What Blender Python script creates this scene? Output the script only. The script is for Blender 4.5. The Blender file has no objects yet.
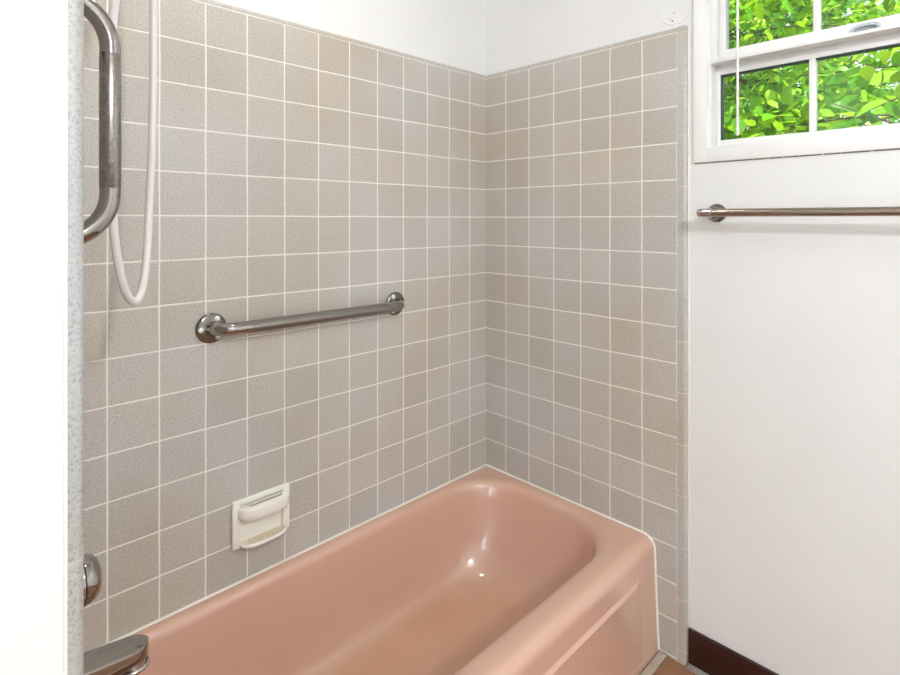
import bpy, bmesh, math, random
from mathutils import Vector, Matrix
random.seed(7)
SC = bpy.context.scene
COL = SC.collection
PI = math.pi

# ------------------------------------------------------------------ helpers
def link(o, parent=None):
    COL.objects.link(o)
    if parent is not None:
        o.parent = parent
        o.matrix_parent_inverse = parent.matrix_basis.inverted()
    return o

def build(name, bm, mat, parent=None, smooth=35, kind=None, label=None):
    bmesh.ops.recalc_face_normals(bm, faces=bm.faces[:])
    me = bpy.data.meshes.new(name)
    bm.to_mesh(me); bm.free()
    if smooth:
        me.polygons.foreach_set('use_smooth', [True] * len(me.polygons))
        me.set_sharp_from_angle(angle=math.radians(smooth))
    if isinstance(mat, (list, tuple)):
        for m in mat: me.materials.append(m)
    else:
        me.materials.append(mat)
    o = bpy.data.objects.new(name, me)
    link(o, parent)
    if kind: o['kind'] = kind
    if label: o['label'] = label
    return o

def tag(o, label, cat, group=None):
    o['label'] = label; o['category'] = cat
    if group: o['group'] = group
    return o

def thing(name, label, cat, loc, group=None):
    o = bpy.data.objects.new(name, None)
    o.empty_display_size = .05
    COL.objects.link(o)
    o.location = loc
    return tag(o, label, cat, group)

def structure(name, loc=(0, 0, 0)):
    o = bpy.data.objects.new(name, None)
    COL.objects.link(o); o.location = loc
    o['kind'] = 'structure'
    return o

def box(bm, lo, hi, bev=0, seg=2):
    r = bmesh.ops.create_cube(bm, size=1)
    vs = r['verts']
    c = [(a + b) / 2 for a, b in zip(lo, hi)]; s = [abs(b - a) for a, b in zip(lo, hi)]
    for v in vs:
        v.co = Vector((c[0] + v.co.x * s[0], c[1] + v.co.y * s[1], c[2] + v.co.z * s[2]))
    if bev:
        es = {e for v in vs for e in v.link_edges}
        bmesh.ops.bevel(bm, geom=list(es), offset=bev, segments=seg, profile=.5, affect='EDGES')
    return bm

def B(lo, hi, bev=0, seg=2):
    return box(bmesh.new(), lo, hi, bev, seg)

def loft(bm, rings, closed=True, cap0=False, cap1=False):
    rv = [[bm.verts.new(p) for p in r] for r in rings]
    n = len(rings[0])
    for a, b in zip(rv, rv[1:]):
        for i in range(n if closed else n - 1):
            j = (i + 1) % n
            bm.faces.new((a[i], a[j], b[j], b[i]))
    if cap0: bm.faces.new(rv[0][::-1])
    if cap1: bm.faces.new(rv[-1])
    return bm

def lathe(bm, prof, origin, axis, seg=40):
    """prof: (distance along axis, radius)"""
    ax = Vector(axis).normalized(); o = Vector(origin)
    u = ax.orthogonal().normalized(); w = ax.cross(u)
    rings = []
    for d, r in prof:
        r = max(r, 1e-5)
        rings.append([o + ax * d + (u * math.cos(2 * PI * i / seg) + w * math.sin(2 * PI * i / seg)) * r for i in range(seg)])
    return loft(bm, rings, True, True, True)

def sweep(bm, pts, rad, seg=16, cap=True):
    pts = [Vector(p) for p in pts]
    n = len(pts)
    rads = rad if isinstance(rad, (list, tuple)) else [rad] * n
    tang = []
    for i in range(n):
        a = pts[max(i - 1, 0)]; b = pts[min(i + 1, n - 1)]
        tang.append((b - a).normalized())
    u = tang[0].orthogonal().normalized()
    rings = []
    for i in range(n):
        t = tang[i]
        u = (u - t * u.dot(t)).normalized(); w = t.cross(u)
        rings.append([pts[i] + (u * math.cos(2 * PI * k / seg) + w * math.sin(2 * PI * k / seg)) * rads[i] for k in range(seg)])
    return loft(bm, rings, True, cap, cap)

def fillet_path(pts, r, n=12):
    """polyline with rounded inner corners"""
    pts = [Vector(p) for p in pts]; out = [pts[0]]
    for i in range(1, len(pts) - 1):
        a, b, c = pts[i - 1], pts[i], pts[i + 1]
        d1 = (a - b).normalized(); d2 = (c - b).normalized()
        ang = d1.angle(d2); t = r / math.tan(ang / 2)
        cen = b + (d1 + d2).normalized() * (r / math.sin(ang / 2))
        p0 = b + d1 * t; p1 = b + d2 * t
        v0 = p0 - cen; v1 = p1 - cen; tot = v0.angle(v1); ax = v0.cross(v1).normalized()
        for k in range(n + 1):
            out.append(cen + Matrix.Rotation(tot * k / n, 3, ax) @ v0)
    out.append(pts[-1])
    return out

def spline(pts, n=10):
    P = [Vector(p) for p in pts]; out = []
    for i in range(len(P) - 1):
        p0 = P[max(i - 1, 0)]; p1 = P[i]; p2 = P[i + 1]; p3 = P[min(i + 2, len(P) - 1)]
        for k in range(n):
            t = k / n
            out.append(.5 * ((2 * p1) + (p2 - p0) * t + (2 * p0 - 5 * p1 + 4 * p2 - p3) * t * t + (3 * p1 - p0 - 3 * p2 + p3) * t ** 3))
    out.append(P[-1])
    return out

def prism(bm, outline, lo, hi, axis='z'):
    """extrude a 2-D outline between lo and hi along axis"""
    def P(a, b, h):
        return {'z': (a, b, h), 'x': (h, a, b), 'y': (a, h, b)}[axis]
    return loft(bm, [[P(a, b, lo) for a, b in outline], [P(a, b, hi) for a, b in outline]], True, True, True)

def dup(o, parent=None):
    c = o.copy(); COL.objects.link(c)
    if parent is not None: c.parent = parent
    for ch in list(o.children): dup(ch, c)
    return c

# ------------------------------------------------------------------ materials
def srgb(r, g, b):
    f = lambda c: (c / 12.92 if c <= .04045 else ((c + .055) / 1.055) ** 2.4)
    return (f(r / 255), f(g / 255), f(b / 255), 1)

class NT:
    def __init__(self, name):
        self.m = bpy.data.materials.new(name); self.m.use_nodes = True
        self.t = self.m.node_tree; self.n = self.t.nodes; self.l = self.t.links
        self.p = self.n['Principled BSDF']; self.out = self.n['Material Output']
        self.co = self.n.new('ShaderNodeTexCoord').outputs['Object']
    def node(self, typ, **kw):
        x = self.n.new(typ)
        for k, v in kw.items(): setattr(x, k, v)
        return x
    def set(self, sock, v):
        if isinstance(v, bpy.types.NodeSocket): self.l.new(v, sock)
        else: sock.default_value = v
    def math(self, op, a, b=0., c=0., clamp=False):
        x = self.node('ShaderNodeMath', operation=op, use_clamp=clamp)
        self.set(x.inputs[0], a); self.set(x.inputs[1], b); self.set(x.inputs[2], c)
        return x.outputs[0]
    def mix(self, f, a, b, mode='MIX'):
        x = self.node('ShaderNodeMix', data_type='RGBA', blend_type=mode)
        self.set(x.inputs[0], f); self.set(x.inputs[6], a); self.set(x.inputs[7], b)
        return x.outputs[2]
    def noise(self, scale, detail=2, rough=.5, vec=None):
        x = self.node('ShaderNodeTexNoise'); self.l.new(vec if vec is not None else self.co, x.inputs['Vector'])
        x.inputs['Scale'].default_value = scale; x.inputs['Detail'].default_value = detail; x.inputs['Roughness'].default_value = rough
        return x.outputs['Fac']
    def ramp(self, f, lo, hi, a=0., b=1.):
        x = self.node('ShaderNodeMapRange'); self.set(x.inputs[0], f)
        for i, v in enumerate((lo, hi, a, b)): x.inputs[1 + i].default_value = v
        return x.outputs[0]
    def bump(self, h, strength=.3, dist=.002):
        x = self.node('ShaderNodeBump'); self.set(x.inputs['Height'], h)
        x.inputs['Strength'].default_value = strength; x.inputs['Distance'].default_value = dist
        self.l.new(x.outputs[0], self.p.inputs['Normal'])
    def P(self, **kw):
        for k, v in kw.items(): self.set(self.p.inputs[k.replace('_', ' ')], v)
        return self

def plain(name, col, rough=.5, metal=0., **kw):
    t = NT(name); t.P(Base_Color=col, Roughness=rough, Metallic=metal, **kw)
    return t.m

def wall_paint(name, col):
    t = NT(name)
    n = t.noise(3, 3); t.P(Base_Color=t.mix(t.ramp(n, .35, .65), col, tuple(c * .97 for c in col[:3]) + (1,)), Roughness=.55)
    t.bump(t.noise(140, 3), .12, .001)
    return t.m

PITCH = .1095
def tile_material(name, hline=None, vline=None, hp=PITCH, vp=PITCH, base=srgb(201, 197, 192), tone=1.0, grout=(srgb(240, 233, 223), srgb(250, 246, 240))):
    """speckled glazed tile; hline = (axis, offset) of upright joints, vline = z offset of level joints"""
    t = NT(name)
    sep = t.node('ShaderNodeSeparateXYZ'); t.l.new(t.co, sep.inputs[0])
    masks = []; cells = []
    wob = t.math('MULTIPLY', t.math('SUBTRACT', t.noise(5, 1), .5), .0035)
    def joints(sock, off, p, half):
        q = t.math('DIVIDE', t.math('SUBTRACT', t.math('ADD', sock, wob), off), p)
        cells.append(t.math('FLOOR', q))
        d = t.math('MULTIPLY', t.math('SUBTRACT', .5, t.math('ABSOLUTE', t.math('SUBTRACT', t.math('FRACT', q), .5))), p)
        masks.append((t.ramp(d, half - .0006, half + .0006, 1, 0), t.ramp(d, 0, half + .0025, 0, 1)))
    if hline: joints(sep.outputs[{'x': 0, 'y': 1}[hline[0]]], hline[1], hp, .0018)
    if vline is not None: joints(sep.outputs[2], vline, vp, .0018)
    m = masks[0][0]; h = masks[0][1]
    for mm, hh in masks[1:]:
        m = t.math('MAXIMUM', m, mm); h = t.math('MINIMUM', h, hh)
    comb = t.node('ShaderNodeCombineXYZ')
    for i, c in enumerate(cells): t.l.new(c, comb.inputs[i])
    wn = t.node('ShaderNodeTexWhiteNoise', noise_dimensions='3D'); t.l.new(comb.outputs[0], wn.inputs['Vector'])
    tonev = t.ramp(wn.outputs['Value'], 0, 1, .95 * tone, 1.05 * tone)
    fine = t.noise(270, 3, .75); mid = t.noise(150, 2, .6)
    dark = t.ramp(fine, .36, .50, 1, 0)
    lite = t.ramp(mid, .52, .68, 0, 1)
    dk = tuple(c * .60 for c in base[:3]) + (1,)
    lt = tuple(min(1, c * 1.16) for c in base[:3]) + (1,)
    col = t.mix(t.math('MULTIPLY', lite, .6), base, lt)
    col = t.mix(t.math('MULTIPLY', dark, .9), col, dk)
    stain = t.ramp(t.noise(2.2, 3), .35, .7)
    col = t.mix(stain, col, t.mix(1., col, srgb(248, 238, 222), 'MULTIPLY'))
    tc = t.node('ShaderNodeCombineColor')
    for i in range(3): t.l.new(tonev, tc.inputs[i])
    col = t.mix(1., col, tc.outputs[0], 'MULTIPLY')
    gcol = t.mix(t.noise(9, 2), *grout)
    col = t.mix(m, col, gcol)
    rough = t.math('ADD', t.math('MULTIPLY', m, .4), .38)
    t.P(Base_Color=col, Roughness=rough)
    hb = t.math('ADD', h, t.math('MULTIPLY', fine, .08))
    t.bump(hb, .45, .0015)
    return t.m

def enamel():
    t = NT('pink_enamel')
    base = srgb(217, 173, 151); st = srgb(212, 163, 126)
    sep = t.node('ShaderNodeSeparateXYZ'); t.l.new(t.co, sep.inputs[0])
    low = t.ramp(sep.outputs[2], .03, .10, 1, 0)          # worn film on the bottom of the basin
    inside = t.ramp(sep.outputs[1], -.60, -.56, 0, 1)
    f = t.math('MULTIPLY', t.math('MULTIPLY', low, inside), t.ramp(t.noise(5, 3), .3, .65, .35, .9))
    col = t.mix(f, base, st)
    t.P(Base_Color=col, Roughness=.42, IOR=1.6)
    t.p.inputs['Coat Weight'].default_value = 1.
    t.p.inputs['Coat IOR'].default_value = 1.6
    t.p.inputs['Coat Roughness'].default_value = .08
    t.bump(t.noise(9, 2), .04, .004)
    return t.m

def brushed(name, col, rough, scale=(6, 900, 900)):
    t = NT(name)
    mp = t.node('ShaderNodeMapping'); t.l.new(t.co, mp.inputs[0]); mp.inputs['Scale'].default_value = scale
    n = t.noise(1, 3, .6, mp.outputs[0])
    t.P(Base_Color=t.mix(n, col, tuple(c * .8 for c in col[:3]) + (1,)), Metallic=1., Roughness=t.ramp(n, .3, .7, rough * .8, rough * 1.2))
    t.bump(n, .08, .0006)
    return t.m

def wood(name, c1, c2, scale, rough=.4):
    t = NT(name)
    mp = t.node('ShaderNodeMapping'); t.l.new(t.co, mp.inputs[0]); mp.inputs['Scale'].default_value = scale
    n = t.noise(1, 5, .65, mp.outputs[0]); g = t.noise(6, 3, .6, mp.outputs[0])
    t.P(Base_Color=t.mix(t.math('ADD', t.math('MULTIPLY', n, .7), t.math('MULTIPLY', g, .3)), c1, c2), Roughness=rough)
    t.bump(g, .15, .001)
    return t.m

def leaf_material(name, a, b, c):
    t = NT(name)
    geo = t.node('ShaderNodeNewGeometry')
    cr = t.node('ShaderNodeValToRGB'); t.l.new(geo.outputs['Random Per Island'], cr.inputs[0])
    e = cr.color_ramp.elements; e[0].color = a; e[1].color = c; e[1].position = 1
    x = cr.color_ramp.elements.new(.55); x.color = b
    n = t.noise(40, 2)
    col = t.mix(t.ramp(n, .3, .7, 0, .35), cr.outputs[0], a)
    t.P(Base_Color=col, Roughness=.42)
    tr = t.node('ShaderNodeBsdfTranslucent'); t.l.new(t.mix(.5, col, srgb(190, 225, 40)), tr.inputs[0])
    ms = t.node('ShaderNodeMixShader'); ms.inputs[0].default_value = .45
    t.l.new(t.p.outputs[0], ms.inputs[1]); t.l.new(tr.outputs[0], ms.inputs[2]); t.l.new(ms.outputs[0], t.out.inputs[0])
    return t.m

def glass_material():
    t = NT('window_glass')
    tr = t.node('ShaderNodeBsdfTransparent'); gl = t.node('ShaderNodeBsdfGlossy'); gl.inputs['Roughness'].default_value = .02
    tr.inputs[0].default_value = (.97, .985, .975, 1)
    fr = t.node('ShaderNodeFresnel'); fr.inputs[0].default_value = 1.45
    ms = t.node('ShaderNodeMixShader'); t.l.new(fr.outputs[0], ms.inputs[0])
    t.l.new(tr.outputs[0], ms.inputs[1]); t.l.new(gl.outputs[0], ms.inputs[2]); t.l.new(ms.outputs[0], t.out.inputs[0])
    return t.m

M = {}
ROW = 1.7591
LX = -.095; RY = -.1014
WHITE = (.86, .855, .84, 1)
M['wall'] = wall_paint('white_wall_paint', WHITE)
M['ceiling'] = wall_paint('white_ceiling_paint', (.87, .865, .85, 1))
M['tile_back'] = tile_material('speckled_tile_back', ('x', LX), ROW)
M['tile_right'] = tile_material('speckled_tile_right', ('y', RY), ROW)
M['trim_x'] = tile_material('bullnose_tile_x', ('x', -.55), None, hp=.1524, grout=(srgb(205, 196, 184), srgb(214, 206, 196)))
M['trim_y'] = tile_material('bullnose_tile_y', ('y', -.09), None, hp=.1524, grout=(srgb(205, 196, 184), srgb(214, 206, 196)))
M['trim_z'] = tile_material('bullnose_tile_z', None, .3425, vp=.1524, base=srgb(196, 195, 192), grout=(srgb(205, 196, 184), srgb(214, 206, 196)))
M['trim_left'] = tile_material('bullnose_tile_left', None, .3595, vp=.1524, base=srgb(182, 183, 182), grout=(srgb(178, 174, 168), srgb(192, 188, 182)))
M['enamel'] = enamel()
M['caulk'] = plain('white_caulk', srgb(243, 236, 226), .5)
M['chrome'] = plain('polished_chrome', (.38, .355, .33, 1), .10, 1.)
M['chrome_bright'] = plain('bright_chrome', (.55, .53, .51, 1), .09, 1.)
M['steel'] = brushed('brushed_steel', (.33, .31, .285, 1), .30)
M['steel_z'] = brushed('peened_steel', (.36, .335, .31, 1), .25, (260, 260, 260))
M['bronze'] = brushed('satin_nickel', (.40, .34, .29, 1), .26, (900, 6, 900))
M['flange'] = plain('dull_chrome', (.25, .235, .215, 1), .16, 1.)
M['screw'] = plain('screw_head', (.95, .94, .91, 1), .42, .35)
M['black'] = plain('dark_gap', (.015, .014, .013, 1), .6)
M['ceramic'] = plain('white_ceramic', srgb(251, 246, 236), .2)
M['vinyl'] = plain('white_vinyl', srgb(246, 245, 243), .35)
M['vinyl_grey'] = plain('grey_vinyl', srgb(198, 205, 210), .4)
M['gasket'] = plain('dark_gasket', srgb(52, 66, 66), .5)
M['hose'] = plain('white_hose', srgb(228, 222, 218), .3)
M['plastic'] = plain('clear_white_plastic', srgb(240, 240, 232), .3)
M['glass'] = glass_material()
M['base'] = wood('dark_baseboard', srgb(30, 10, 6), srgb(62, 24, 14), (60, 3, 60), .4)
M['floor'] = wood('wood_floor', srgb(128, 88, 62), srgb(170, 124, 92), (40, 4, 40), .4)
M['shoe'] = plain('grey_vinyl_strip', srgb(142, 136, 130), .5)
M['door'] = wood('brown_door', srgb(70, 38, 22), srgb(108, 62, 38), (30, 30, 3), .45)
def residue():
    t = NT('soap_residue')
    n = t.noise(160, 3, .7)
    t.P(Base_Color=t.mix(t.ramp(n, .35, .65), srgb(230, 208, 178), srgb(248, 233, 212)), Roughness=.7)
    t.bump(n, .5, .002); return t.m
M['residue'] = residue()
def strip():
    t = NT('dirty_caulk_strip')
    n = t.noise(60, 3, .7)
    t.P(Base_Color=t.mix(t.ramp(n, .60, .68), srgb(196, 184, 166), srgb(70, 52, 40)), Roughness=.6)
    return t.m
M['strip'] = strip()

# ------------------------------------------------------------------ room shell
H = 2.44
TT = 1.885      # top of the tiles
PL = .012       # plaster lies this far behind the tile face
XL = -1.4885     # tile face on the faucet wall
YE = -.7857     # front end of the tiled sides
T = 0.001
f = build('floor', B((-3.5, -4.2, -.1), (.16, .16, 0)), M['floor'], smooth=0, kind='structure')
c = build('ceiling', B((-3.5, -4.2, H), (.35, .3, H + .12)), M['ceiling'], smooth=0, kind='structure')

wb = build('wall_back', B((XL - .0165, PL, 0), (.16, .16, H)), M['wall'], smooth=0, kind='structure')
build('tile_field', B((XL, 0, 0), (0, PL, TT - .0165)), M['tile_back'], wb, smooth=0)

def quarter(r, zt, zb, n=8):
    """(depth behind face, height) outline of a bullnose strip"""
    o = [(PL, zb), (0, zb)]
    for k in range(n + 1):
        a = PI / 2 * k / n
        o.append((r - r * math.cos(a), zt - r + r * math.sin(a)))
    o.append((PL, zt))
    return o
Q = quarter(.011, TT, TT - .0165)
bm = bmesh.new()
loft(bm, [[(x, d, z) for d, z in Q] for x in (XL, 0)], True, True, True)
build('bullnose_trim', bm, M['trim_x'], wb, 40)

# right wall with its window opening
WY0, WY1, WZ0, WZ1 = -1.392, -.802, 1.4765, 2.05
bm = bmesh.new()
box(bm, (PL, WY1, 0), (.16, PL, H)); box(bm, (PL, -4.2, 0), (.16, WY0, H))
box(bm, (PL, WY0, 0), (.16, WY1, WZ0)); box(bm, (PL, WY0, WZ1), (.16, WY1, H))
wr = build('wall_right', bm, M['wall'], smooth=0, kind='structure')
build('tile_field', B((0, -.7578, 0), (PL, 0, TT - .0165)), M['tile_right'], wr, smooth=0)
bm = bmesh.new()
loft(bm, [[(d, y, z) for d, z in Q] for y in (-.7578, 0)], True, True, True)
build('bullnose_trim', bm, M['trim_y'], wr, 40)
def upright(xf, sgn, zt, PL=PL):
    """upright bullnose strip: outline in (x, y), rounded front edge"""
    r = .011; o = [(xf, -.7578), ]
    for k in range(9):
        a = PI / 2 * k / 8
        o.append((xf + sgn * (r - r * math.cos(a)), YE + r - r * math.sin(a)))
    o += [(xf + sgn * PL, YE), (xf + sgn * PL, -.7578)]
    b = bmesh.new(); rings = [[(x, y, z) for x, y in o] for z in (0, zt - .008)]
    cx = xf + sgn * PL; cy = -.7578
    for k in range(1, 5):
        a = PI / 2 * k / 4; s = 1 - .008 / .028 * (1 - math.cos(a))
        rings.append([(cx + (x - cx) * s, cy + (y - cy) * s, zt - .008 + .008 * math.sin(a)) for x, y in o])
    return loft(b, rings, True, True, True)
build('bullnose_trim', upright(0, 1, TT), M['trim_z'], wr, 40)
# white paint line along the strip and the patched spot above it
build('paint_line', B((.008, YE - .004, 0), (PL + T, YE, TT), .0012), M['caulk'], wr)
bm = bmesh.new()
ring = [(PL, -.748 + .050 * math.cos(2 * PI * k / 48), 1.948 + .050 * math.sin(2 * PI * k / 48)) for k in range(49)]
sweep(bm, ring, .0019, 8, False)
build('patch_ring', bm, M['wall'], wr)
for dy, dz, r in ((.003, -.012, .0022), (-.002, .010, .0016), (.012, -.004, .0012)):
    bm = lathe(bmesh.new(), [(0, r), (.0008, r)], (PL, -.742 + dy, 1.921 + dz), (-1, 0, 0), 12)
    build('screw_hole', bm, M['black'], wr)

# faucet wall: closed block left of the tub whose front end faces the camera
wl = build('wall_left', B((-3.5, YE + .001, 0), (XL - .0165, .16, H)), M['wall'], smooth=0, kind='structure')
M['tile_left'] = tile_material('speckled_tile_left', ('y', RY), ROW)
build('tile_field', B((XL - .0165, -.7578, 0), (XL, 0, TT - .0165)), M['tile_left'], wl, smooth=0)
bm = bmesh.new()
loft(bm, [[(XL - d, y, z) for d, z in Q] for y in (-.7578, 0)], True, True, True)
build('bullnose_trim', bm, M['trim_y'], wl, 40)
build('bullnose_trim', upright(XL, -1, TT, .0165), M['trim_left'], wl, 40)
build('paint_line', B((XL - .0185, YE - .002, 0), (XL - .0155, YE + .002, TT), .0008), M['caulk'], wl)

build('wall_front', B((-3.5, -4.2, 0), (PL, -4.05, H)), M['wall'], smooth=0, kind='structure')
build('wall_side', B((-3.5, -4.05, 0), (-3.35, YE, H)), M['wall'], smooth=0, kind='structure')

# baseboard and shoe strip on the right wall, strip along the tub foot
bm = B((0, -4.05, .014), (PL, YE - .004, .113), .0025)
build('baseboard_right', bm, M['base'], kind='structure')
bm = bmesh.new()
o = [(PL, 0)] + [(PL - .020 * math.cos(PI / 2 * k / 6), .014 * math.sin(PI / 2 * k / 6)) for k in range(7)]
prof = [(x, z) for x, z in o]
loft(bm, [[(x, y, z) for x, z in prof] for y in (-4.05, YE - .004)], True, True, True)
build('trim_1', bm, M['shoe'], kind='structure')
build('trim_2', B((XL + .01, -.730, 0), (-.004, -.7065, .007), .002), M['strip'], kind='structure')

# ------------------------------------------------------------------ bathtub
tub = thing('bathtub', 'pink enamelled bathtub with rounded basin and panelled front set between grey tiled walls', 'bathtub', (-.75, -.36, 0))
def rrect(x0, x1, y0, y1, r, z, nc=14, ns=14):
    """rounded rectangle ring, r = radii (x1y1, x0y1, x0y0, x1y0)"""
    if not isinstance(r, (tuple, list)): r = (r,) * 4
    cs = [((x1 - r[0], y1 - r[0]), r[0], 0), ((x0 + r[1], y1 - r[1]), r[1], 90), ((x0 + r[2], y0 + r[2]), r[2], 180), ((x1 - r[3], y0 + r[3]), r[3], 270)]
    out = []
    for i, ((cx, cy), rr, a0) in enumerate(cs):
        arc = [Vector((cx + rr * math.cos(math.radians(a0 + 90 * k / nc)), cy + rr * math.sin(math.radians(a0 + 90 * k / nc)), z)) for k in range(nc + 1)]
        out += arc
        (nx, ny), nr, na = cs[(i + 1) % 4]
        nxt = Vector((nx + nr * math.cos(math.radians(na)), ny + nr * math.sin(math.radians(na)), z))
        for k in range(1, ns): out.append(arc[-1].lerp(nxt, k / ns))
    return out
RIM = .341
X0, X1 = XL + .002, -.002
rings = []
rings.append(rrect(X0, X1, -.704, -.002, (.004, .004, .004, .004), 0))
rings.append(rrect(X0, X1, -.6955, -.002, (.004, .004, .004, .004), .18))
rings.append(rrect(X0, X1, -.691, -.002, (.004, .004, .004, .004), RIM - .036))
for k in range(1, 9):
    a = PI / 2 * k / 8
    rings.append(rrect(X0, X1, -.691 + .036 * (1 - math.cos(a)), -.002, (.004, .004, .004, .004), RIM - .036 + .036 * math.sin(a)))
rad = lambda a, b: (a, .10, .10, b)
# lip then basin wall then floor
def basin(dx1, yb, yf, z, ra, rb, dx0=0):
    rings.append(rrect(-1.425 + dx0, dx1, yf, yb, rad(ra, rb), z, ))
basin(-.022, -.014, -.640, RIM, .19, .20, -.02)
basin(-.030, -.022, -.627, RIM - .0005, .19, .20, -.012)
basin(-.038, -.029, -.616, RIM - .003, .19, .20, -.006)
basin(-.045, -.035, -.608, RIM - .008, .19, .20)
basin(-.050, -.039, -.603, RIM - .016, .19, .20, .004)
basin(-.054, -.042, -.600, RIM - .028, .19, .20, .007)
basin(-.062, -.046, -.598, RIM - .06, .185, .195, .012)
basin(-.080, -.054, -.594, RIM - .12, .18, .19, .020)
basin(-.104, -.062, -.590, RIM - .18, .17, .18, .028)
basin(-.128, -.070, -.586, RIM - .225, .165, .17, .036)
basin(-.150, -.080, -.578, .088, .16, .165, .045)
basin(-.172, -.094, -.566, .066, .15, .155, .06)
basin(-.196, -.112, -.550, .052, .14, .14, .08)
basin(-.222, -.134, -.530, .046, .12, .12, .10)
basin(-.255, -.165, -.500, .044, .10, .10, .13)
basin(-.40, -.28, -.38, .042, .04, .04, .3)
bm = bmesh.new()
loft(bm, rings, True, False, True)
# floor drains gently to the faucet end
for v in bm.verts:
    if v.co.z < .07 and v.co.y < -.09 and v.co.y > -.57: v.co.z -= .008 * (-.2 - v.co.x)
build('tub_body', bm, M['enamel'], tub, 50)
# raised front panel with bevelled edge
def apron_y(z): return -.704 + (z / .18) * .0085 if z < .18 else -.6955 + (z - .18) / (.305 - .18) * .0045
bm = bmesh.new()
px0, px1, pz0, pz1, bv, d = -1.40, -.104, .03, .260, .0095, .0065
outer = [(px0, pz0), (px1, pz0), (px1, pz1), (px0, pz1)]
inner = [(px0 + bv, pz0 + bv), (px1 - .04, pz0 + bv), (px1 - .04, pz1 - bv), (px0 + bv, pz1 - bv)]
loft(bm, [[(x, apron_y(z) + .003, z) for x, z in outer], [(x, apron_y(z), z) for x, z in outer], [(x, apron_y(z) - d, z) for x, z in inner]], True, True, True)
build('apron_panel', bm, M['enamel'], tub, 10)
# caulk bead round the wall joint and down the front end
bm = bmesh.new()
pts = fillet_path([(XL + .004, -.0045, RIM), (-.0045, -.0045, RIM), (-.0045, -.64, RIM)], .003, 4)
for k in range(9):
    a = PI / 2 * k / 8
    pts.append(Vector((-.0045, -.691 + .036 * (1 - math.sin(a)), RIM - .036 + .036 * math.cos(a))))
pts += [Vector((-.0045, -.6955, .18)), Vector((-.0045, -.7035, .008))]
sweep(bm, pts, .0044, 10)
build('caulk_bead', bm, M['caulk'], tub, 50)

# ------------------------------------------------------------------ grab bars
def grab_bar(name, label, p0, p1, out, off, R, bend, grip_mat, grip_in):
    """p0, p1 flange centres on the wall, out = wall normal"""
    p0, p1, out = Vector(p0), Vector(p1), Vector(out)
    t = thing(name, label, 'grab bar', p0)
    ax = (p1 - p0).normalized(); side = out.cross(ax)
    path = fillet_path([p0 + out * .004, p0 + out * off, p1 + out * off, p1 + out * .004], bend, 14)
    build('tube', sweep(bmesh.new(), path, R, 24), M['chrome'], t)
    g0 = p0 + out * off + ax * grip_in; g1 = p1 + out * off - ax * grip_in
    bmg = bmesh.new()
    sweep(bmg, [g0 - ax * .001, g0, g1, g1 + ax * .001], [R * .98, R * 1.025, R * 1.025, R * .98], 24)
    build('grip', bmg, grip_mat, t)
    for pc, s in ((p0, 1), (p1, -1)):
        fl = build('flange', lathe(bmesh.new(), [(.0005, .039), (.004, .039), (.0062, .0375), (.0085, .033), (.010, .024), (.011, R + .002), (.014, R + .0005)], pc, out), M['flange'], t)
        for a in (62, 182, 303):
            q = pc + (side * math.sin(math.radians(a)) + ax * s * math.cos(math.radians(a))) * .0275
            build('screw', lathe(bmesh.new(), [(.006, .0072), (.0105, .0072), (.0128, .0052), (.0138, .0018)], q, out, 20), M['screw'], fl)
    return t
grab_bar('grab_bar', 'horizontal stainless grab bar with round screwed flanges across the long tiled wall',
         (-1.068, 0, 1.031), (-.462, 0, 1.029), (0, -1, 0), .056, .0165, .045, M['steel'], .085)
grab_bar('grab_bar', 'upright chrome grab bar beside the white shower hose at the left edge',
         (XL, -.57, 1.284), (XL, -.57, 1.612), (1, 0, 0), .0690, .0130, .064, M['steel_z'], .072)

# ------------------------------------------------------------------ shower hose
HX = -.0055
hs = thing('shower_hose', 'white flexible shower hose hanging in a long loop in front of the tiles', 'shower hose', (-1.33, -.38, 1.17))
hp = [(-1.350, -.400, 2.02), (-1.340, -.395, 1.95), (-1.352, -.405, 1.80), (-1.374, -.426, 1.68), (-1.384, -.434, 1.56), (-1.384, -.434, 1.42), (-1.378, -.428, 1.30),
      (-1.366, -.416, 1.225), (-1.352, -.402, 1.184), (-1.336, -.386, 1.170), (-1.322, -.371, 1.187), (-1.311, -.357, 1.235), (-1.303, -.345, 1.33), (-1.296, -.338, 1.45),
      (-1.293, -.335, 1.60), (-1.293, -.335, 1.76), (-1.298, -.340, 1.92), (-1.302, -.344, 2.0)]
build('hose', sweep(bmesh.new(), spline([(x + HX, y, z) for x, y, z in hp], 10), .0068, 16), M['hose'], hs)
build('shower_arm', sweep(bmesh.new(), fillet_path([(XL + .001, -.378, 2.09), (-1.40, -.378, 2.09), (-1.33, -.378, 2.045)], .03, 8), .0105, 16), M['chrome_bright'], hs)
build('escutcheon', lathe(bmesh.new(), [(0, .032), (.004, .031), (.01, .014)], (XL + .0005, -.378, 2.09), (1, 0, 0)), M['chrome_bright'], hs)
bm = bmesh.new(); sweep(bm, [(-1.30, -.35, 1.985), (-1.322, -.37, 2.03), (-1.36, -.405, 2.03), (-1.352, -.402, 2.0)], .0135, 16)
build('hose_bracket', bm, M['plastic'], hs)

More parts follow.
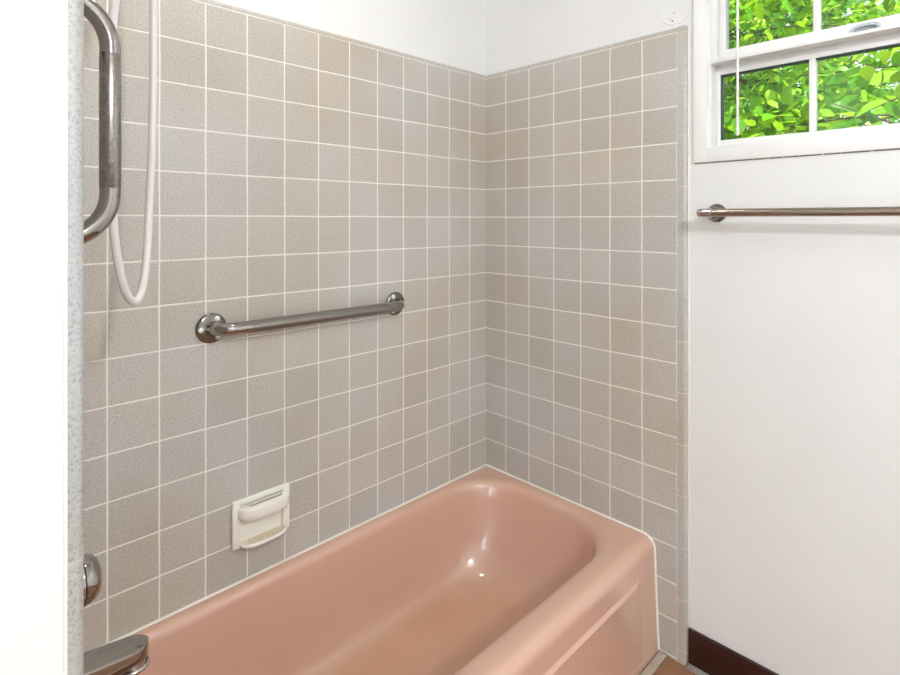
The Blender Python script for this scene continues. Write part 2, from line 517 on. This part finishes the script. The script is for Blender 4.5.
# ------------------------------------------------------------------ valve and spout
vz = .720
vl = thing('shower_valve', 'round chrome tap knob on the left end wall above the tub spout', 'tap', (XL, -.378, vz))
build('escutcheon', lathe(bmesh.new(), [(.0005, .055), (.004, .054), (.012, .044), (.020, .030), (.026, .022), (.045, .020)], (XL, -.378, vz), (1, 0, 0)), M['chrome_bright'], vl)
build('knob', lathe(bmesh.new(), [(.044, .022), (.046, .033), (.052, .0375), (.070, .0385), (.078, .0378), (.087, .034), (.093, .027), (.0965, .016), (.098, .004)], (XL, -.378, vz), (1, 0, 0)), M['chrome'], vl)
build('groove', lathe(bmesh.new(), [(.0695, .0380), (.0702, .0391), (.0714, .0391), (.072, .0380)], (XL, -.378, vz), (1, 0, 0)), M['black'], vl)

sp = thing('tub_spout', 'flat-topped chrome tub spout with rounded tip over the faucet end of the bathtub', 'tub spout', (XL, -.378, .55))
def spout_ring(s):
    """cross section in (y, z) at x; s from 0 (wall) to 1 (tip start)"""
    x = XL + .0005 + s * .138
    zt = .592 - .0155 * s; zb = .535 + .012 * s; hw = .031 - .004 * s
    o = []
    hgt = zt - zb; r = .004
    pts = [(-hw, zt - r), (-hw + r * .3, zt - r * .3), (-hw + r, zt), (hw - r, zt), (hw - r * .3, zt - r * .3), (hw, zt - r), (hw, zb + hgt * .35), (hw * .86, zb + hgt * .12), (hw * .5, zb), (-hw * .5, zb), (-hw * .86, zb + hgt * .12), (-hw, zb + hgt * .35)]
    return [(x, -.378 + a, b) for a, b in pts]
rings = [spout_ring(k / 8) for k in range(9)]
base = rings[-1]
for k in range(1, 9):
    a = PI / 2 * k / 8
    w = max(math.cos(a), .02) if k < 8 else .05
    rings.append([(base[0][0] + .031 * math.sin(a), -.378 + (y + .378) * w, z - .002 * math.sin(a)) for x, y, z in base])
bm = bmesh.new(); loft(bm, rings, True, True, True)
build('spout_body', bm, M['chrome'], sp, 40)
bm = bmesh.new()
sweep(bm, [(-1.342 + .021 * math.cos(2 * PI * k / 28), -.380 + .019 * math.sin(2 * PI * k / 28), .5385) for k in range(29)], .0045, 10, False)
lathe(bm, [(0, .020), (.014, .019), (.016, .014)], (-1.342, -.380, .5515), (0, 0, -1), 28)
build('outlet', bm, M['chrome_bright'], sp, 40)
build('wall_flange', lathe(bmesh.new(), [(.0005, .044), (.004, .043), (.006, .036)], (XL, -.378, .552), (1, 0, 0)), M['chrome_bright'], sp)

# ------------------------------------------------------------------ soap dish
sd = thing('soap_dish', 'off-white ceramic soap dish with grip bar and tray set in the long tiled wall', 'soap dish', (-.931, 0, .43))
sx0, sx1, sz0, sz1 = -1.0165, -.8525, .4340, .5630
bm = bmesh.new()
fd = -.014
box(bm, (sx0, fd, sz0 + .002), (sx0 + .021, -.0005, sz1), .004); box(bm, (sx1 - .021, fd, sz0 + .002), (sx1, -.0005, sz1), .004)
box(bm, (sx0 + .006, fd + .0004, sz1 - .014), (sx1 - .006, -.0005, sz1 - .0004), .004)
box(bm, (sx0 + .012, -.004, sz0 + .01), (sx1 - .012, -.0008, sz1 - .006), .001)
build('dish_frame', bm, M['ceramic'], sd, 40)
def bow(x0, x1, yb, depth, n=24, e=3.2):
    """bowed outline in (x, y)"""
    pts = [(x0, yb)]
    for k in range(n + 1):
        t = -1 + 2 * k / n
        pts.append(((x0 + x1) / 2 + (x1 - x0) / 2 * t, yb - .010 - (depth - .010) * (1 - abs(t) ** e) ** (1 / e * 1.4)))
    pts.append((x1, yb)); return pts
# upper grip: a bowed loop with a slot behind it
xo0, xo1 = sx0 + .012, sx1 - .006
out_ = bow(xo0, xo1, -.004, .045)
zA, zB = .5125, .5445
cxm = (xo0 + xo1) / 2
def shrink(o, s): return [(cxm + (x - cxm) * s, -.004 + (y + .004) * s) for x, y in o]
bm = bmesh.new()
n = len(out_)
slot_x0, slot_x1 = xo0 + .024, xo1 - .018
def inner_pt(x, y):
    u = min(max((x - xo0) / (xo1 - xo0), 0), 1)
    return (slot_x0 + (slot_x1 - slot_x0) * u, -.010 if y > -.0045 else -.010 - .016 * min(1, (-.010 - y) / .03 if y < -.010 else 0))
inn = [inner_pt(x, y) for x, y in out_]
rings = [[(x, y, zA) for x, y in inn], [(x, y, zA) for x, y in shrink(out_, .93)], [(x, y, zA + .006) for x, y in shrink(out_, .985)], [(x, y, zA + .014) for x, y in out_],
         [(x, y, zB - .007) for x, y in shrink(out_, 1.)], [(x, y, zB - .002) for x, y in shrink(out_, .985)], [(x, y, zB) for x, y in shrink(out_, .955)], [(x, y, zB - .001) for x, y in inn]]
rings.append(rings[0])
loft(bm, rings, True)
bmesh.ops.remove_doubles(bm, verts=bm.verts[:], dist=1e-5)
build('grip_bar', bm, M['ceramic'], sd, 60)
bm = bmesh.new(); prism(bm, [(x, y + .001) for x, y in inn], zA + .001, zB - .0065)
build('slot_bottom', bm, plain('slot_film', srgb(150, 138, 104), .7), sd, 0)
# tray
to = bow(sx0 + .017, sx1 - .012, -.003, .041)
tcx = (sx0 + sx1) / 2
sh = lambda s: [(tcx + (x - tcx) * s, -.003 + (y + .003) * s) for x, y in to]
bm = bmesh.new()
loft(bm, [[(x, y, 0.4360) for x, y in sh(.80)], [(x, y, 0.4375) for x, y in sh(.93)], [(x, y, 0.4435) for x, y in to], [(x, y, 0.4480) for x, y in sh(.99)], [(x, y, 0.4495) for x, y in sh(.96)],
          [(x, y, 0.4490) for x, y in sh(.92)], [(x, y, 0.4450) for x, y in sh(.89)]], True, True, True)
build('tray', bm, M['ceramic'], sd, 50)
bm = bmesh.new(); prism(bm, sh(.90), 0.4440, 0.4467)
build('soap_residue', bm, M['residue'], sd, 0, label='tan soap film on the tray')

# ------------------------------------------------------------------ towel bar
tb = thing('towel_bar', 'satin nickel towel bar on round posts below the window on the white wall', 'towel bar', (PL, -.8666, 1.33))
zb = 1.330
build('rail', sweep(bmesh.new(), [(-.058, -.852, zb), (-.058, -1.489, zb)], .0108, 20), M['bronze'], tb)
for y in (-.8666, -1.474):
    post = build('post', lathe(bmesh.new(), [(-.0005, .0262), (.004, .0262), (.0062, .0250), (.009, .0205), (.014, .0162), (.022, .0135), (.036, .0122), (.064, .0118), (.070, .0105)], (PL, y, zb), (-1, 0, 0)), M['flange'], tb)
    s = 1 if y > -1 else -1
    build('end_cap', lathe(bmesh.new(), [(-.028, .0112), (-.027, .0126), (-.006, .0126), (-.005, .0114), (.006, .0114), (.009, .0100), (.0105, .005)], (-.058, y + s * .017, zb), (0, s, 0), 24), M['chrome_bright'], post)

# ------------------------------------------------------------------ window
wn = structure('window_1', (PL, -1.097, WZ0))
def frame_rect(bm, x0, x1, ya, yb_, z0, z1, wl_, wr_, wb_, wt_, bev=.0015):
    """picture frame: ya left (nearer the tub), yb_ right"""
    box(bm, (x0, ya - wl_, z0), (x1, ya, z1), bev); box(bm, (x0, yb_, z0), (x1, yb_ + wr_, z1), bev)
    box(bm, (x0, yb_ + wr_ - T, z0), (x1, ya - wl_ + T, z0 + wb_), bev); box(bm, (x0, yb_ + wr_ - T, z1 - wt_), (x1, ya - wl_ + T, z1), bev)
    return bm
build('frame', frame_rect(bmesh.new(), .004, .13, WY1, WY0, WZ0, WZ1, .040, .040, .041, .03, .002), M['vinyl'], wn)
fy0, fy1 = WY1 - .040, WY0 + .040            # -.848 / -1.346
build('stop', frame_rect(bmesh.new(), .022, .12, fy0 + T, fy1 - T, WZ0 + .04, WZ1 - .03, .0065, .0065, .004, .004, .001), M['vinyl'], wn)
# outer sash (lower, farther out)
ys0, ys1 = fy0 - .006, fy1 + .006
lo = build('sash', frame_rect(bmesh.new(), .058, .086, ys0, ys1, 1.518, 1.776, .0115, .0115, .024, .044, .002), M['vinyl'], wn)
build('gasket', frame_rect(bmesh.new(), .061, .083, ys0 - .0105, ys1 + .0105, 1.5412, 1.7330, .0028, .0028, .001, .0045, .0004), M['gasket'], lo)
build('muntin', B((.060, -1.0945, 1.5425), (.080, -1.0790, 1.733), .002), M['vinyl'], lo)
build('glass_pane', B((.068, ys1 + .010, 1.54), (.072, ys0 - .010, 1.734)), M['glass'], lo, 0)
# inner sash (upper in view, nearer the room)
up = build('sash', frame_rect(bmesh.new(), .020, .054, ys0 + .001, ys1 - .001, 1.7570, 2.016, .038, .038, .0345, .030, .0025), M['vinyl'], wn)
bm = B((.010, ys1 + .004, 1.7565), (.024, ys0 - .004, 1.7680), .003)
build('rail_lip', bm, M['vinyl'], up)
build('gasket', frame_rect(bmesh.new(), .030, .046, ys0 - .0375, ys1 + .0375, 1.7910, 1.987, .0016, .0016, .001, .002, .0003), M['vinyl_grey'], up)
build('muntin', B((.028, -1.1100, 1.790), (.048, -1.0945, 1.988), .002), M['vinyl'], up)
build('glass_pane', B((.037, ys1 + .036, 1.789), (.041, ys0 - .036, 1.989)), M['glass'], up, 0)
# curved finger lift on the rail
hy = -1.205; hw = .030
o = []
for k in range(13):
    a = PI * k / 12
    o.append((hy + hw * math.cos(a), 1.7665 + .017 * math.sin(a) ** .6))
bm = bmesh.new()
loft(bm, [[(.0215, y, z) for y, z in o], [(.012, y, z) for y, z in o], [(.008, hy + (y - hy) * .93, 1.7665 + (z - 1.7665) * .85) for y, z in o], [(.008, hy + (y - hy) * .78, 1.7665 + (z - 1.7665) * .55) for y, z in o], [(.0195, hy + (y - hy) * .76, 1.7665 + (z - 1.7665) * .5) for y, z in o]], True, True, True)
build('sash_lift', bm, M['vinyl_grey'], up, 40, label='grey curved finger lift')
# dashed line of old caulk under the frame
bm = bmesh.new()
y = WY1 - .002
while y > WY0:
    L_ = random.uniform(.03, .07); box(bm, (PL - .0018, max(y - L_, WY0), WZ0 - .0028), (PL + .001, y, WZ0 - .0002)); y -= L_ + random.uniform(.002, .006)
build('caulk_gap', bm, M['shoe'], wn, 0)

bl = thing('window_blind', 'white mini blind drawn up above the window with a thin clear tilt wand hanging down', 'blind', (-.01, -1.10, 2.0))
build('headrail', B((-.036, WY0 + .01, 2.045), (.000, WY1 - .01, 2.075), .002), M['vinyl'], bl)
bm = bmesh.new()
for k in range(12): box(bm, (-.033, WY0 + .012, 1.9850 + k * .005), (-.007, WY1 - .012, 1.9882 + k * .005), .0006, 1)
build('slat_stack', bm, M['vinyl'], bl)
build('bottom_rail', B((-.034, WY0 + .012, 1.972), (-.006, WY1 - .012, 1.984), .003), M['vinyl'], bl)
bm = bmesh.new(); sweep(bm, [(-.0425, -.938, 2.05), (-.0425, -.938, 1.547)], .0032, 6)
lathe(bm, [(0, .0032), (.002, .0042), (.018, .0042), (.022, .002)], (-.0425, -.938, 1.558), (0, 0, -1), 10)
build('wand', bm, M['plastic'], bl, 30)

# ------------------------------------------------------------------ garden
build('ground', B((.3, -9, -.6), (14, 9, -.5)), plain('lawn', srgb(70, 105, 40), .9), smooth=0, kind='structure')
def leaf(vs, fs, c, d, nrm, L, W):
    """a curved ovate leaf: d = direction of the midrib, nrm = upper face"""
    d = d.normalized(); s = d.cross(nrm).normalized(); nrm = s.cross(d).normalized()
    b = len(vs); prof = [(.0, .03), (.15, .36), (.38, .5), (.62, .40), (.83, .2), (1., .01)]
    cur = random.uniform(.05, .28); fold = random.uniform(.08, .3)
    for t, w in prof:
        m = c + d * (L * t) - nrm * (L * cur * t * t)
        e = W * w
        vs.append(m - s * e + nrm * (e * fold)); vs.append(m); vs.append(m + s * e + nrm * (e * fold))
    for i in range(len(prof) - 1):
        a = b + 3 * i
        fs.append((a, a + 1, a + 4, a + 3)); fs.append((a + 1, a + 2, a + 5, a + 4))
def tree(name, label, trunk, tips, leaves_per, Lr, mat, spread, bark):
    t = thing(name, label, 'tree', trunk[0])
    bm = bmesh.new()
    P = spline(trunk, 6)
    sweep(bm, P, [.09 - .075 * i / len(P) for i in range(len(P))], 10)
    vs, fs = [], []
    for tip in tips:
        tip = Vector(tip)
        src = P[min(len(P) - 1, max(4, int(len(P) * random.uniform(.45, .98))))]
        mid = src.lerp(tip, .5) + Vector((random.uniform(-.15, .15), random.uniform(-.15, .15), random.uniform(.0, .25)))
        br = spline([src, mid, tip], 6)
        sweep(bm, br, [.008 - .006 * i / len(br) for i in range(len(br))], 6)
        for k in range(leaves_per):
            q = br[min(len(br) - 1, int(len(br) * random.uniform(.35, 1)))] + Vector((random.gauss(0, spread), random.gauss(0, spread), random.gauss(0, spread * .8)))
            d = Vector((random.uniform(-1, 1), random.uniform(-1, 1), random.uniform(-.9, .25)))
            nn = Vector((random.uniform(-.9, .3), random.uniform(-.5, .5), random.uniform(.25, 1)))
            L = random.uniform(*Lr); leaf(vs, fs, q, d, nn, L, L * random.uniform(.5, .72))
    build('branches', bm, bark, t, 60)
    me = bpy.data.meshes.new('foliage'); me.from_pydata([tuple(v) for v in vs], [], fs)
    me.polygons.foreach_set('use_smooth', [True] * len(me.polygons)); me.materials.append(mat)
    o = bpy.data.objects.new('foliage', me); link(o, t); o['kind'] = 'stuff'
    return t
bark = plain('bark', srgb(84, 66, 50), .9)
def cloud(n, c, r):
    out = []
    while len(out) < n:
        p = Vector([random.uniform(-1, 1) for _ in range(3)])
        if p.length < 1: out.append((c[0] + p.x * r[0], c[1] + p.y * r[1], c[2] + p.z * r[2]))
    return out
tree('garden_tree', 'bright green leafy tree close outside the window, filling its upper panes', [(3.2, 1.0, -.5), (3.2, 1.0, .8), (3.15, .95, 1.8), (3.1, .8, 2.8), (3.0, .4, 3.9)],
     cloud(40, (2.95, -.4, 2.6), (.75, 1.6, 1.3)), 150, (.05, .115), leaf_material('bright_leaves', srgb(28, 92, 10), srgb(106, 184, 10), srgb(200, 230, 60)), .27, bark)
tree('garden_tree', 'darker green broad-leaved tree low outside the window, filling its lower right pane', [(1.7, -1.9, -.5), (1.72, -1.8, .5), (1.7, -1.6, 1.2), (1.65, -1.4, 1.7)],
     cloud(12, (1.55, -1.05, 1.66), (.3, .7, .24)), 22, (.08, .13), leaf_material('dark_leaves', srgb(36, 84, 20), srgb(78, 144, 26), srgb(160, 208, 50)), .12, bark)
tree('garden_tree', 'distant yellow-green tree seen through gaps behind the nearer leaves', [(7.0, 1.6, -.5), (7.0, 1.6, 1.2), (6.9, 1.4, 2.8), (6.8, 1.2, 4.4)],
     cloud(80, (6.8, .6, 3.6), (.8, 2.8, 2.2)), 34, (.13, .24), leaf_material('pale_leaves', srgb(80, 140, 30), srgb(140, 196, 44), srgb(206, 228, 80)), .26, bark)

# ------------------------------------------------------------------ light
w = bpy.data.worlds.new('sky'); SC.world = w; w.use_nodes = True
bg = w.node_tree.nodes['Background']; bg.inputs[0].default_value = (.86, .93, 1, 1); bg.inputs[1].default_value = 1.5
def lamp(name, typ, loc, aim, energy, color=(1, 1, 1), **kw):
    d = bpy.data.lights.new(name, typ); d.energy = energy; d.color = color
    for k, v in kw.items(): setattr(d, k, v)
    o = bpy.data.objects.new(name, d); COL.objects.link(o); o.location = loc
    o.rotation_euler = (Vector(aim) - Vector(loc)).to_track_quat('-Z', 'Y').to_euler()
    return o
lamp('sun', 'SUN', (-2, -3, 8), (-2 + .45, -3 + .35, 8 - .85), 13.0, (1, .96, .86), angle=.02)
lamp('ceiling_lamp', 'POINT', (-1.45, -2.50, 2.16), (-1.3, -2.2, 0), 70, (.90, .965, 1), shadow_soft_size=.055)
lamp('side_fill', 'AREA', (-3.32, -2.55, 1.15), (0, -2.0, 1.0), 24, (.80, .91, 1), shape='RECTANGLE', size=.8, size_y=1.9)  # cool fill added to lift the lower walls; side wall has no opening
lamp('alcove_fill', 'AREA', (-.95, -.40, H - .01), (-.95, -.40, 0), 3.4, (1, .98, .95), shape='DISK', size=.16)  # extra fill added over the tub for upper walls and ledge, no fixture

# ------------------------------------------------------------------ camera
cd = bpy.data.cameras.new('camera'); cam = bpy.data.objects.new('camera', cd); COL.objects.link(cam)
cam.location = (-1.6105, -1.4363, 1.312)
cam.rotation_euler = (PI / 2, 0, -.7761)
cd.sensor_fit = 'HORIZONTAL'; cd.sensor_width = 36; cd.lens = 543.03 / 900 * 36
cd.shift_y = -(337.5 - 219.42) / 900
cd.clip_start = .02
SC.camera = cam
SC.view_settings.view_transform = 'Standard'; SC.view_settings.look = 'None'
SC.view_settings.exposure = 0; SC.view_settings.gamma = 1; SC.view_settings.use_curve_mapping = False
